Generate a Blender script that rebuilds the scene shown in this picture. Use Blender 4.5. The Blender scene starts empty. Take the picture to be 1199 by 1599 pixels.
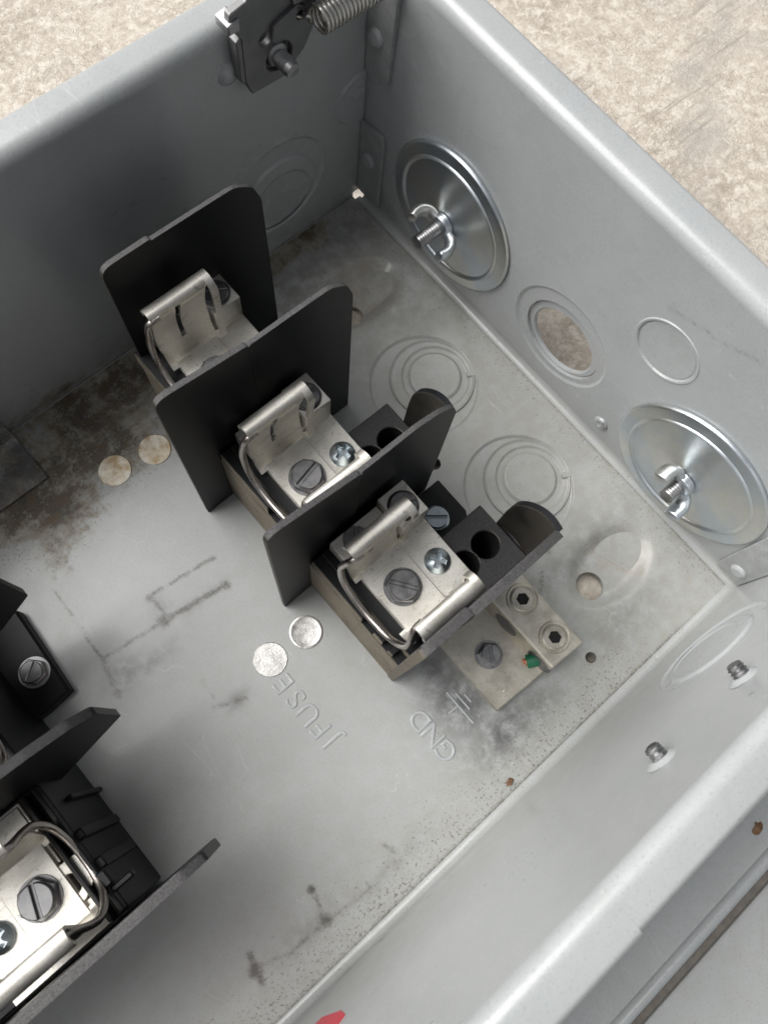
import bpy, math, random
import numpy as np
from mathutils import Vector, Matrix
from mathutils.geometry import delaunay_2d_cdt

S = 0.001                      # everything below is in millimetres
SC = bpy.context.scene
COL = SC.collection
random.seed(7)

# ------------------------------------------------------------------ camera
cam = bpy.data.cameras.new("camera")
cam.sensor_fit = 'VERTICAL'
cam.sensor_height = 36.0
cam.sensor_width = 27.0
cam.lens = 27.610
cam.clip_start = 0.01
cam.clip_end = 50.0
R = Matrix(((-0.75243874, -0.61763984, 0.22881646),
            (0.65446390, -0.74023944, 0.15402134),
            (0.07424925, 0.26564374, 0.96120781)))
co = bpy.data.objects.new("camera", cam)
COL.objects.link(co)
co.matrix_world = Matrix.Translation(Vector((154.807, 161.601, 290.166)) * S) @ R.to_4x4()
SC.camera = co
cam.dof.use_dof = True
cam.dof.focus_distance = 0.272
cam.dof.aperture_fstop = 22.0

# ------------------------------------------------------------------ sky and sun
SUN_EL, SUN_AZ = math.radians(48), math.radians(-56)   # azimuth of the sun measured from +X towards +Y
SC.world = bpy.data.worlds.new("World")
SC.world.use_nodes = True
wn, wl = SC.world.node_tree.nodes, SC.world.node_tree.links
bg = wn["Background"]
sky = wn.new("ShaderNodeTexSky")
sky.sky_type = 'NISHITA'
sky.sun_disc = False
sky.sun_elevation = SUN_EL
sky.sun_rotation = math.pi / 2 - SUN_AZ
sky.dust_density = 6.0
sky.air_density = 1.0
sky.ozone_density = 1.0
hs = wn.new("ShaderNodeHueSaturation")          # overcast: nearly colourless sky
hs.inputs["Saturation"].default_value = 0.18
wl.new(sky.outputs[0], hs.inputs["Color"])
wl.new(hs.outputs[0], bg.inputs[0])
bg.inputs[1].default_value = 0.03
sun = bpy.data.lights.new("sun", 'SUN')
sun.energy = 1.5
sun.angle = math.radians(58)
sun.color = (1.0, 0.985, 0.96)
so = bpy.data.objects.new("sun", sun)
COL.objects.link(so)
sd = Vector((math.cos(SUN_EL) * math.cos(SUN_AZ), math.cos(SUN_EL) * math.sin(SUN_AZ), math.sin(SUN_EL)))
so.rotation_euler = sd.to_track_quat('Z', 'Y').to_euler()
so.location = sd * 2
SC.view_settings.view_transform = 'Standard'
SC.view_settings.look = 'None'
SC.view_settings.exposure = 1.5
SC.view_settings.gamma = 1.0
SC.view_settings.use_curve_mapping = False

# ------------------------------------------------------------------ material helpers
class NT:
    def __init__(s, name):
        s.m = bpy.data.materials.new(name)
        s.m.use_nodes = True
        s.n, s.l = s.m.node_tree.nodes, s.m.node_tree.links
        s.p = s.n["Principled BSDF"]
        s.tc = s.n.new("ShaderNodeTexCoord")
        mp = s.n.new("ShaderNodeVectorMath")
        mp.operation = 'SCALE'
        s.l.new(s.tc.outputs["Object"], mp.inputs[0])
        mp.inputs["Scale"].default_value = 1000.0      # millimetres
        s.mm = mp.outputs[0]
    def put(s, sock, v):
        if hasattr(v, "links"): s.l.new(v, sock)
        else: sock.default_value = v
    def noise(s, scale, detail=3, rough=0.55, dist=0.0, stretch=None):
        t = s.n.new("ShaderNodeTexNoise")
        v = s.mm
        if stretch:
            q = s.n.new("ShaderNodeMapping")
            q.inputs["Rotation"].default_value = (0, 0, stretch[3] if len(stretch) > 3 else 0)
            q.inputs["Scale"].default_value = stretch[:3]
            s.l.new(v, q.inputs[0]); v = q.outputs[0]
        s.l.new(v, t.inputs["Vector"])
        t.inputs["Scale"].default_value = scale
        t.inputs["Detail"].default_value = detail
        t.inputs["Roughness"].default_value = rough
        t.inputs["Distortion"].default_value = dist
        return t.outputs[0]
    def math(s, op, a, b=0.0, c=0.0):
        t = s.n.new("ShaderNodeMath"); t.operation = op
        for i, v in enumerate((a, b, c)): s.put(t.inputs[i], v)
        return t.outputs[0]
    def ramp(s, v, lo, hi, a=0.0, b=1.0):
        t = s.n.new("ShaderNodeMapRange"); t.interpolation_type = 'SMOOTHSTEP'
        s.put(t.inputs[0], v)
        for i, q in enumerate((lo, hi, a, b)): s.put(t.inputs[i + 1], q)
        return t.outputs[0]
    def mix(s, f, a, b):
        t = s.n.new("ShaderNodeMix"); t.data_type = 'RGBA'
        s.put(t.inputs[0], f)
        for sock, v in ((t.inputs[6], a), (t.inputs[7], b)):
            s.put(sock, v if hasattr(v, "links") else (*v, 1))
        return t.outputs[2]
    def attr(s, name):
        t = s.n.new("ShaderNodeAttribute"); t.attribute_name = name
        return t.outputs["Fac"]
    def nrm(s):
        t = s.n.new("ShaderNodeNewGeometry")
        x = s.n.new("ShaderNodeSeparateXYZ"); s.l.new(t.outputs["Normal"], x.inputs[0])
        return x.outputs
    def bump(s, h, strength, dist=0.0003):
        t = s.n.new("ShaderNodeBump")
        t.inputs["Strength"].default_value = strength
        t.inputs["Distance"].default_value = dist
        s.put(t.inputs["Height"], h)
        s.l.new(t.outputs[0], s.p.inputs["Normal"])
    def out(s, col, rough, metal=0.0, spec=None):
        s.put(s.p.inputs["Base Color"], col if hasattr(col, "links") else (*col, 1))
        s.put(s.p.inputs["Roughness"], rough)
        s.put(s.p.inputs["Metallic"], metal)
        if spec is not None: s.p.inputs["Specular IOR Level"].default_value = spec
        return s.m

def m_paint():
    t = NT("grey_enamel")
    big = t.noise(0.03, 3)
    fine = t.noise(1.6, 2)
    c = t.mix(t.ramp(big, 0.3, 0.7), (0.385, 0.402, 0.410), (0.415, 0.430, 0.436))
    c = t.mix(t.ramp(t.noise(0.11, 6, 0.65, 0.8), 0.48, 0.66, 0.0, 0.22), c, (0.33, 0.345, 0.345))
    film_sheen = t.math('MULTIPLY', t.attr("film_sheen"), t.ramp(t.noise(0.16, 6, 0.65), 0.22, 0.74, 0.3, 1.0))   # dried dusty film
    c = t.mix(t.math('MULTIPLY', film_sheen, 0.85), c, (0.315, 0.308, 0.270))
    gr = t.ramp(fine, 0.56, 0.72)
    c = t.mix(t.math('MULTIPLY', gr, 0.32), c, (0.17, 0.17, 0.165))
    # scuffs: pale hair scratches
    sc = t.noise(0.10, 2, 0.5, 0.6, (1, 0.22, 1, 0.7))
    hair = t.math('LESS_THAN', t.math('ABSOLUTE', t.math('SUBTRACT', sc, 0.5)), 0.0035)
    hair = t.math('MULTIPLY', hair, t.ramp(t.noise(0.05, 2), 0.52, 0.62))
    c = t.mix(t.math('MULTIPLY', hair, 0.35), c, (0.55, 0.56, 0.56))
    # stain (brown, crusted), dirt (dark), specks
    n0 = t.noise(0.055, 5, 0.6, 0.5)
    n1 = t.noise(0.22, 7, 0.66)
    n2 = t.noise(0.9, 5, 0.7)
    h = lambda n, k: t.math('MULTIPLY', t.math('SUBTRACT', n, 0.5), k)
    st = t.math('ADD', t.attr("stain_shade"), t.math('ADD', h(n0, 1.5), h(n1, 1.1)))
    gate = t.ramp(t.attr("stain_shade"), 0.0, 0.12)
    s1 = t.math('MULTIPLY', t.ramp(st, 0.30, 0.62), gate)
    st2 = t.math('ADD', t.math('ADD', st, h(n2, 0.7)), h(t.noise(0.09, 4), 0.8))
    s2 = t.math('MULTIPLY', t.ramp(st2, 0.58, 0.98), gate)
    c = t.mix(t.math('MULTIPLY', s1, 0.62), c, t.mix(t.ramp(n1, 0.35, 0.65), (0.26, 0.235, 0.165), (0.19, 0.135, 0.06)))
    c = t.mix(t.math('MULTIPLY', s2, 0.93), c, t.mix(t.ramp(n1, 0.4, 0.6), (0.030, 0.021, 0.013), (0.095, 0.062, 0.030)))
    da = t.attr("dirt")
    c = t.mix(t.math('MULTIPLY', t.ramp(da, 0.05, 0.9, 0.0, 0.7), t.ramp(n1, 0.35, 0.65)), c, (0.12, 0.11, 0.09))
    di = t.math('ADD', da, h(n2, 0.95))
    c = t.mix(t.math('MULTIPLY', t.math('MULTIPLY', t.ramp(di, 0.24, 0.85), t.ramp(da, 0.02, 0.15)), 0.85), c, (0.055, 0.048, 0.036))
    sm = t.math('MULTIPLY', t.attr("smudge_shade"), t.ramp(t.noise(0.16, 6, 0.68, 0.15), 0.28, 0.62))
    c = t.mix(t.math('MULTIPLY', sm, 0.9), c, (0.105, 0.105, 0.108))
    sp = t.math('ADD', t.math('ADD', t.noise(0.85, 4, 0.7), h(t.noise(0.14, 3), 0.16)), t.math('MULTIPLY', t.attr("speck"), 0.18))
    c = t.mix(t.ramp(sp, 0.72, 0.80, 0.0, 0.75), c, (0.12, 0.105, 0.078))
    ru = t.math('MULTIPLY', t.attr("rust"), t.ramp(t.noise(0.2, 5, 0.65), 0.35, 0.62))
    c = t.mix(t.math('MULTIPLY', ru, 0.6), c, (0.34, 0.22, 0.13))
    ba = t.ramp(t.math('ADD', t.attr("bare"), t.math('MULTIPLY', t.math('SUBTRACT', n2, 0.5), 0.7)), 0.5, 0.6)
    c = t.mix(ba, c, (0.42, 0.44, 0.45))
    ro = t.math('ADD', 0.25, t.math('MULTIPLY', t.ramp(big, 0.3, 0.7), 0.06))
    ro = t.math('ADD', ro, t.math('MULTIPLY', film_sheen, 0.22))
    ro = t.math('ADD', ro, t.math('MULTIPLY', s1, 0.25))
    t.bump(t.math('ADD', t.noise(0.75, 2), t.math('ADD', t.math('MULTIPLY', s1, 0.5), t.math('MULTIPLY', t.ramp(di, 0.5, 0.9), 0.4))), 0.22, 0.0002)
    t.p.inputs['Coat Weight'].default_value = 0.35
    t.p.inputs['Coat Roughness'].default_value = 0.16
    return t.out(c, ro, 0.0, 0.5)

def m_plastic():
    t = NT("black_plastic")
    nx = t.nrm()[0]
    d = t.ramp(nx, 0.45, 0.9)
    g = t.noise(2.2, 4, 0.7)
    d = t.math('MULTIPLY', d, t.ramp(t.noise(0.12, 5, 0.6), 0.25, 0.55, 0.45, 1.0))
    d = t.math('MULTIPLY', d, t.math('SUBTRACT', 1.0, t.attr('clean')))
    c = t.mix(t.ramp(t.noise(0.05, 3), 0.35, 0.7), (0.0048, 0.0054, 0.0070), (0.008, 0.0086, 0.0102))
    c = t.mix(t.math('MULTIPLY', t.ramp(g, 0.58, 0.74), t.ramp(t.nrm()[2], 0.3, 0.8, 0.05, 0.32)), c, (0.16, 0.145, 0.125))
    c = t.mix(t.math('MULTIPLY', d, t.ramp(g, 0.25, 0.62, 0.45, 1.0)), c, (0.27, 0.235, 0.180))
    up = t.math("MULTIPLY", t.attr("film_sheen"), t.ramp(t.nrm()[2], 0.35, 0.75))  # upward faces paled: sky sheen painted into the colour, along with dust
    c = t.mix(t.math('MULTIPLY', up, t.ramp(g, 0.3, 0.6, 0.25, 0.75)), c, (0.17, 0.165, 0.165))
    t.bump(g, 0.10, 0.0002)
    return t.out(c, t.math('ADD', 0.44, t.math('MULTIPLY', t.math('MAXIMUM', d, up), 0.35)), 0.0, 0.30)

def m_tin():
    t = NT("tin_plated_metal")
    n = t.noise(0.09, 4)
    f = t.noise(1.7, 3, 0.7)
    c = t.mix(t.ramp(n, 0.3, 0.7), (0.66, 0.635, 0.575), (0.80, 0.78, 0.735))
    c = t.mix(t.math('MULTIPLY', t.ramp(f, 0.56, 0.70), 0.6), c, (0.30, 0.27, 0.21))
    c = t.mix(t.ramp(t.noise(0.35, 6, 0.7), 0.60, 0.70, 0.0, 0.7), c, (0.22, 0.20, 0.16))
    sc = t.noise(0.5, 3, 0.6, 0.4, (0.15, 1.4, 1, 0.3))
    c = t.mix(t.ramp(sc, 0.60, 0.68, 0.0, 0.35), c, (0.42, 0.39, 0.33))
    t.bump(f, 0.12, 0.0002)
    return t.out(c, t.ramp(n, 0.3, 0.7, 0.42, 0.54), 0.92)

def m_metal(name, ca, cb, r0, r1, scale=0.12, metal=1.0, speck=0.0, bump=0.05):
    t = NT(name)
    n = t.noise(scale, 5, 0.6)
    c = t.mix(t.ramp(n, 0.3, 0.7), ca, cb)
    f = t.noise(1.5, 4, 0.7)
    if speck: c = t.mix(t.math('MULTIPLY', t.ramp(f, 0.55, 0.72), speck), c, tuple(v * 0.25 for v in ca))
    t.bump(f, bump, 0.0002)
    return t.out(c, t.ramp(n, 0.3, 0.7, r0, r1), metal)

def m_zinc():
    t = NT("zinc_plate")
    n = t.noise(0.05, 3, 0.5)
    c = t.mix(t.ramp(n, 0.35, 0.65), (0.62, 0.67, 0.72), (0.74, 0.74, 0.70))
    f = t.noise(0.25, 6, 0.65)
    c = t.mix(t.ramp(f, 0.35, 0.75, 0.0, 0.25), c, (0.56, 0.58, 0.60))
    return t.out(c, t.ramp(f, 0.2, 0.8, 0.33, 0.45), 1.0)

def m_ground():
    t = NT("stone_tile")
    a = t.noise(0.028, 8, 0.68, 0.4)
    b = t.noise(0.20, 8, 0.72, 0.4)
    c_ = t.noise(0.8, 5, 0.7)
    v = t.n.new("ShaderNodeTexVoronoi"); v.feature = 'DISTANCE_TO_EDGE'; v.inputs["Scale"].default_value = 0.33
    w = t.n.new("ShaderNodeVectorMath"); w.operation = 'ADD'
    nz = t.n.new("ShaderNodeTexNoise"); nz.inputs["Scale"].default_value = 0.3; nz.inputs["Detail"].default_value = 4
    t.l.new(t.mm, nz.inputs["Vector"])
    k = t.n.new("ShaderNodeVectorMath"); k.operation = 'SCALE'; k.inputs["Scale"].default_value = 5.0
    t.l.new(nz.outputs[1], k.inputs[0]); t.l.new(k.outputs[0], w.inputs[0]); t.l.new(t.mm, w.inputs[1])
    t.l.new(w.outputs[0], v.inputs["Vector"])
    c = t.mix(t.ramp(a, 0.32, 0.66), (0.41, 0.355, 0.295), (0.52, 0.465, 0.395))
    c = t.mix(t.ramp(b, 0.46, 0.62), c, (0.63, 0.585, 0.515))
    c = t.mix(t.ramp(b, 0.46, 0.34, 0.0, 0.6), c, (0.30, 0.26, 0.22))
    c = t.mix(t.ramp(c_, 0.54, 0.68, 0.0, 0.5), c, (0.68, 0.645, 0.59))
    c = t.mix(t.ramp(c_, 0.44, 0.32, 0.0, 0.6), c, (0.25, 0.215, 0.18))
    crk = t.math('MULTIPLY', t.ramp(v.outputs[0], 0.10, 0.0), t.ramp(t.noise(0.05, 3), 0.40, 0.58))
    c = t.mix(t.math('MULTIPLY', crk, 0.22), c, (0.24, 0.20, 0.165))
    st = t.noise(0.42, 6, 0.7, 0.3, (0.07, 1.0, 1, 0.15))
    msk = t.ramp(t.noise(0.010, 2), 0.50, 0.60)
    c = t.mix(t.math('MULTIPLY', t.ramp(st, 0.50, 0.64), t.math('MULTIPLY', msk, 0.75)), c, (0.30, 0.265, 0.235))
    gy = t.noise(0.02, 3)
    c = t.mix(t.ramp(gy, 0.52, 0.72, 0.0, 0.65), c, (0.36, 0.335, 0.31))
    hh = t.math('ADD', t.math('MULTIPLY', b, 0.8), t.math('SUBTRACT', t.math('MULTIPLY', c_, 0.5), t.math('MULTIPLY', crk, 0.25)))
    t.bump(hh, 0.6, 0.0008)
    return t.out(c, 0.55, 0.0, 0.4)

PAINT, BLACK, TIN, ZINC, GROUND = m_paint(), m_plastic(), m_tin(), m_zinc(), m_ground()
STEEL = m_metal("dull_steel", (0.30, 0.30, 0.31), (0.42, 0.42, 0.42), 0.32, 0.48, 0.25, 1.0, 0.3)
WIRE = m_metal("spring_steel", (0.36, 0.33, 0.31), (0.50, 0.46, 0.43), 0.26, 0.40, 0.2)
BRIGHT = m_metal("bright_aluminium", (0.40, 0.39, 0.38), (0.70, 0.69, 0.67), 0.34, 0.52, 0.30, 1.0, 0.25, 0.6)
AGED = m_metal("stained_aluminium", (0.34, 0.25, 0.14), (0.74, 0.71, 0.64), 0.40, 0.6, 0.20, 0.9, 0.45, 0.4)
LUGM = m_metal("cast_aluminium", (0.50, 0.47, 0.40), (0.66, 0.63, 0.56), 0.40, 0.55, 0.14, 0.9, 0.5, 0.25)
SCREWZ = m_metal("zinc_screw", (0.36, 0.42, 0.46), (0.50, 0.55, 0.57), 0.30, 0.42, 0.4)
GALV = m_metal("grey_bracket_steel", (0.17, 0.17, 0.175), (0.23, 0.23, 0.23), 0.42, 0.55, 0.15, 0.75, 0.3)
DARKSCREW = m_metal("dark_plated_screw", (0.17, 0.17, 0.178), (0.27, 0.268, 0.268), 0.34, 0.48, 0.3, 1.0, 0.3)
NICKEL = m_metal("spring_wire_bright", (0.62, 0.60, 0.56), (0.74, 0.72, 0.68), 0.25, 0.36, 0.3)
def m_simple(name, ca, cb, r, metal=0.0):
    return m_metal(name, ca, cb, r, r + 0.08, 0.4, metal, 0.2, 0.1)
GREEN = m_simple("green_insulation", (0.008, 0.12, 0.055), (0.015, 0.17, 0.08), 0.4)
COPPER = m_simple("copper", (0.55, 0.22, 0.13), (0.66, 0.30, 0.19), 0.45, 0.6)
RED = m_simple("red_sticker_film", (0.62, 0.035, 0.06), (0.66, 0.045, 0.075), 0.35)
LEAF = m_simple("dry_leaf", (0.085, 0.045, 0.025), (0.20, 0.11, 0.06), 0.7)
HOLEM = m_simple("dark_plastic_bore", (0.004, 0.004, 0.004), (0.006, 0.006, 0.006), 0.7)
FOAM = m_simple("dusty_gasket", (0.12, 0.108, 0.095), (0.17, 0.155, 0.135), 0.8)

# ------------------------------------------------------------------ geometry helpers
class B:
    """A bag of verts (mm) and faces that becomes ONE mesh object."""
    def __init__(s): s.v, s.f = [], []
    def add(s, v, f):
        o = len(s.v); s.v += [tuple(p) for p in v]
        s.f += [tuple(i + o for i in q) for q in f]

ORG = {}
def make(name, b, mat, parent=None, field=None, sharp=32):
    me = bpy.data.meshes.new(name)
    org = ORG.get(parent.name, (0, 0, 0)) if parent else (0, 0, 0)
    V = np.array(b.v, float)
    me.from_pydata([tuple(p) for p in (V - np.array(org)) * S], [], b.f)
    me.materials.append(mat)
    if field:
        for k, val in field(V).items():
            a = me.attributes.new(k, 'FLOAT', 'POINT')
            a.data.foreach_set("value", np.asarray(val, np.float32))
    me.shade_smooth()
    me.set_sharp_from_angle(angle=math.radians(sharp))
    me.update()
    o = bpy.data.objects.new(name, me)
    COL.objects.link(o)
    if parent:
        o.parent = parent; ORG[o.name] = org
    return o

def thing(name, label, cat, loc=(0, 0, 0), group=None):
    o = bpy.data.objects.new(name, None)
    o.empty_display_size = 0.01
    o.location = Vector(loc) * S
    COL.objects.link(o)
    o["label"], o["category"] = label, cat
    if group: o["group"] = group
    ORG[o.name] = loc
    return o

def frame(o, n, u=None):
    n = Vector(n).normalized(); o = Vector(o)
    if u is None: u = Vector((1, 0, 0)) if abs(n.x) < 0.9 else Vector((0, 1, 0))
    u = Vector(u); u = (u - n * u.dot(n)).normalized(); v = n.cross(u)
    return lambda a, b_, h: o + u * a + v * b_ + n * h

TOP = frame((0, 0, 0), (0, 0, 1), (1, 0, 0))
def circ(cx, cy, r, n=48, a0=0.0):
    return [(cx + r * math.cos(a0 + 2 * math.pi * i / n), cy + r * math.sin(a0 + 2 * math.pi * i / n)) for i in range(n)]
def rrect(x0, x1, y0, y1, r=0.4, n=3):
    r = min(r, (x1 - x0) / 2.01, (y1 - y0) / 2.01); p = []
    for cx, cy, a in ((x1 - r, y1 - r, 0), (x0 + r, y1 - r, 90), (x0 + r, y0 + r, 180), (x1 - r, y0 + r, 270)):
        for i in range(n + 1):
            t = math.radians(a + 90 * i / n); p.append((cx + r * math.cos(t), cy + r * math.sin(t)))
    return p
def rpoly(pts, rad, n=5):
    """round the corners of a polygon; rad is a number or one per corner"""
    out = []; N = len(pts)
    for i, p in enumerate(pts):
        r = rad[i] if isinstance(rad, (list, tuple)) else rad
        p = Vector(p); a = Vector(pts[i - 1]) - p; c = Vector(pts[(i + 1) % N]) - p
        if r <= 0: out.append(tuple(p)); continue
        la, lc = a.length, c.length; a.normalize(); c.normalize()
        ang = a.angle(c); t = min(r / math.tan(ang / 2), la * 0.49, lc * 0.49)
        s, e = p + a * t, p + c * t
        for k in range(n + 1):
            w = k / n; out.append(tuple(s * (1 - w) ** 2 + p * 2 * w * (1 - w) + e * w * w))
    return out
def area(p):
    return 0.5 * sum(p[i - 1][0] * p[i][1] - p[i][0] * p[i - 1][1] for i in range(len(p)))
def inset(loop, d):
    out = []; N = len(loop)
    for i in range(N):
        p0, p1, p2 = Vector(loop[i - 1]), Vector(loop[i]), Vector(loop[(i + 1) % N])
        e1, e2 = (p1 - p0).normalized(), (p2 - p1).normalized()
        n1, n2 = Vector((-e1.y, e1.x)), Vector((-e2.y, e2.x))
        m = (n1 + n2) / max(0.35, 1 + n1.dot(n2))
        out.append(tuple(p1 + m * d))
    return out
def inside(P, loops):
    P = np.asarray(P, float); r = np.zeros(len(P), bool)
    for lp in loops:
        A = np.array(lp); Bq = np.roll(A, -1, 0)
        for (x1, y1), (x2, y2) in zip(A, Bq):
            if y1 == y2: continue
            c = (y1 > P[:, 1]) != (y2 > P[:, 1])
            r ^= c & (P[:, 0] < (x2 - x1) * (P[:, 1] - y1) / (y2 - y1) + x1)
    return r
def tri(loops, extra=()):
    vs, es, nl = [], [], 0
    for lp in loops:
        k = len(vs); vs += lp; es += [(k + i, k + (i + 1) % len(lp)) for i in range(len(lp))]
    nl = len(vs)
    if len(extra): vs = vs + [tuple(p) for p in extra[inside(extra, [inset(l, 0.12) for l in loops])]]
    V, _, Fc, _, _, _ = delaunay_2d_cdt([Vector(p) for p in vs], es, [], 0, 1e-6)
    V = [tuple(p) for p in V]; Fc = np.array([f for f in Fc if len(f) == 3])
    cen = np.array(V)[Fc].mean(1)
    ok = inside(cen, loops)
    return V, [tuple(int(j) for j in f) for f in Fc[ok]]
def plate(b, outer, holes, F, h0, h1, cham=0.15, grid=None, bend=None, back=True, press=None):
    """solid plate with chamfered top edges; grid adds inner points, bend shifts heights h(a,b)"""
    if area(outer) < 0: outer = outer[::-1]
    loops = [list(outer)] + [list(h) if area(h) < 0 else list(h[::-1]) for h in holes]
    D = bend or (lambda x, y: 0.0)
    ins = [inset(l, cham) for l in loops] if cham else loops
    if press is not None:      # pressed edge: slopes from height h1 - press at the rim to h1 over the width cham
        hole_press = press if isinstance(press, (int, float)) else press[1]
        p0 = press if isinstance(press, (int, float)) else press[0]
        ins = [inset(l, cham + .35) if (p0 if k == 0 else hole_press) else l for k, l in enumerate(loops)]
    ext = ()
    if grid:
        A = np.array(outer); lo, hi = A.min(0), A.max(0)
        gx, gy = np.meshgrid(np.arange(lo[0] + grid / 2, hi[0], grid), np.arange(lo[1] + grid / 2, hi[1], grid))
        ext = np.stack([gx.ravel(), gy.ravel()], 1)
    V, T = tri(ins, ext)
    b.add([F(x, y, h1 + D(x, y)) for x, y in V], T)
    for l, i_ in zip(loops, ins):
        N = len(l)
        rows = [[F(x, y, h1 + D(x, y)) for x, y in i_]]
        if press is not None:
            pk = p0 if l is loops[0] else hole_press
            if pk:
                for w_ in (1.0, .75, .5, .25, 0.0):
                    t_ = w_ * w_ * (3 - 2 * w_)
                    rows.append([F(x, y, h1 - pk * (1 - t_)) for x, y in inset(l, cham * w_)])
        elif cham: rows.append([F(x, y, h1 - cham + D(x, y)) for x, y in l])
        rows.append([F(x, y, h0 + D(x, y)) for x, y in l])
        vv = sum(rows, []); ff = []
        for r in range(len(rows) - 1):
            for k in range(N):
                k2 = (k + 1) % N
                ff.append((r * N + k2, r * N + k, (r + 1) * N + k, (r + 1) * N + k2))
        b.add(vv, [tuple(reversed(q)) for q in ff])
    if back:
        V, T = tri(loops)
        b.add([F(x, y, h0 + D(x, y)) for x, y in V], [tuple(reversed(t)) for t in T])
def box(b, x0, x1, y0, y1, z0, z1, r=0.3, cham=0.25):
    plate(b, rrect(x0, x1, y0, y1, r, 2), [], TOP, z0, z1, cham)
def lathe(b, prof, F, n=48, cap=True):
    """profile of (radius, height) turned about the frame's normal"""
    vv, ff = [], []
    for r, h in prof:
        vv += [F(r * math.cos(2 * math.pi * i / n), r * math.sin(2 * math.pi * i / n), h) for i in range(n)]
    for k in range(len(prof) - 1):
        for i in range(n):
            j = (i + 1) % n
            ff.append((k * n + i, k * n + j, (k + 1) * n + j, (k + 1) * n + i))
    if cap and prof[-1][0] > 1e-6: ff.append(tuple(range((len(prof) - 1) * n, len(prof) * n)))
    b.add(vv, ff)
def tube(b, path, rad, n=10, flat=None):
    P = [Vector(p) for p in path]; N = len(P); vv, ff = [], []
    up = None
    for i in range(N):
        t = (P[min(i + 1, N - 1)] - P[max(i - 1, 0)]).normalized()
        if up is None:
            up = t.orthogonal().normalized()
            if flat: up = (Vector(flat[0]) - t * Vector(flat[0]).dot(t)).normalized()
        else: up = (up - t * up.dot(t)).normalized()
        s = t.cross(up); r = rad[i] if isinstance(rad, (list, tuple)) else rad
        k = flat[1] if flat else 1.0
        vv += [P[i] + up * (r * math.cos(2 * math.pi * q / n)) + s * (r * k * math.sin(2 * math.pi * q / n)) for q in range(n)]
    for i in range(N - 1):
        for q in range(n):
            q2 = (q + 1) % n
            ff.append((i * n + q, i * n + q2, (i + 1) * n + q2, (i + 1) * n + q))
    ff += [tuple(range(n))[::-1], tuple(range((N - 1) * n, N * n))]
    b.add(vv, ff)
def spline(pts, k=6):
    P = [Vector(p) for p in pts]; P = [P[0] * 2 - P[1]] + P + [P[-1] * 2 - P[-2]]; out = []
    for i in range(1, len(P) - 2):
        for j in range(k):
            t = j / k; a, b_, c, d = P[i - 1:i + 3]
            out.append(0.5 * ((2 * b_) + (c - a) * t + (2 * a - 5 * b_ + 4 * c - d) * t * t + (3 * b_ - a - 3 * c + d) * t ** 3))
    return out + [P[-2]]
def extrude_profile(b, prof, thick, place, s0, s1, steps=1):
    """open 2D profile given a thickness, swept from s0 to s1; place(p, q, s) -> xyz"""
    N = len(prof); nr = []
    for i in range(N):
        e = (Vector(prof[min(i + 1, N - 1)]) - Vector(prof[max(i - 1, 0)])).normalized()
        nr.append(Vector((-e.y, e.x)))
    loop = [tuple(p) for p in prof] + [tuple(Vector(prof[i]) + nr[i] * thick) for i in range(N - 1, -1, -1)]
    M = len(loop); vv, ff = [], []
    for k in range(steps + 1):
        s = s0 + (s1 - s0) * k / steps
        vv += [place(p[0], p[1], s) for p in loop]
    for k in range(steps):
        for i in range(M):
            j = (i + 1) % M
            ff.append((k * M + i, k * M + j, (k + 1) * M + j, (k + 1) * M + i))
    for i in range(N - 1):
        ff.append((i, i + 1, M - 2 - i, M - 1 - i)[::-1])
        o = steps * M; ff.append((o + i, o + i + 1, o + M - 2 - i, o + M - 1 - i))
    b.add(vv, ff)
def fix(b):
    """make the normals of closed shells point outwards"""
    import bmesh
    bm = bmesh.new(); vs = [bm.verts.new(p) for p in b.v]
    for f in b.f:
        try: bm.faces.new([vs[i] for i in f])
        except ValueError: pass
    bmesh.ops.remove_doubles(bm, verts=bm.verts, dist=1e-5)
    bmesh.ops.recalc_face_normals(bm, faces=bm.faces)
    bm.verts.index_update()
    b.v = [tuple(v.co) for v in bm.verts]; b.f = [tuple(v.index for v in f.verts) for f in bm.faces]
    bm.free(); return b
def segd(P, a, c):
    a, c = np.array(a, float), np.array(c, float); d = c - a
    t = np.clip(((P - a) @ d) / max(d @ d, 1e-9), 0, 1)
    return np.linalg.norm(P - a - t[:, None] * d, axis=1), t
def sstep(x, lo, hi):
    t = np.clip((x - lo) / (hi - lo), 0, 1); return t * t * (3 - 2 * t)

# ------------------------------------------------------------------ ground (setting)
b = B()
G = 1500
b.add([(-G, -G, -9), (G, -G, -9), (G, G, -9), (-G, G, -9)], [(0, 1, 2, 3)])
g = make("ground", b, GROUND)
g["kind"] = "structure"
g["label"] = "pale beige mottled stone tile ground around the steel box"

# ------------------------------------------------------------------ the steel enclosure
W, H, FL, LEN = 225.0, 113.7, 11.7, 330.0
RB = 3.0
box_t = thing("steel_enclosure", "open grey painted steel electrical enclosure with knockouts in floor and walls", "electrical box")

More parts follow.
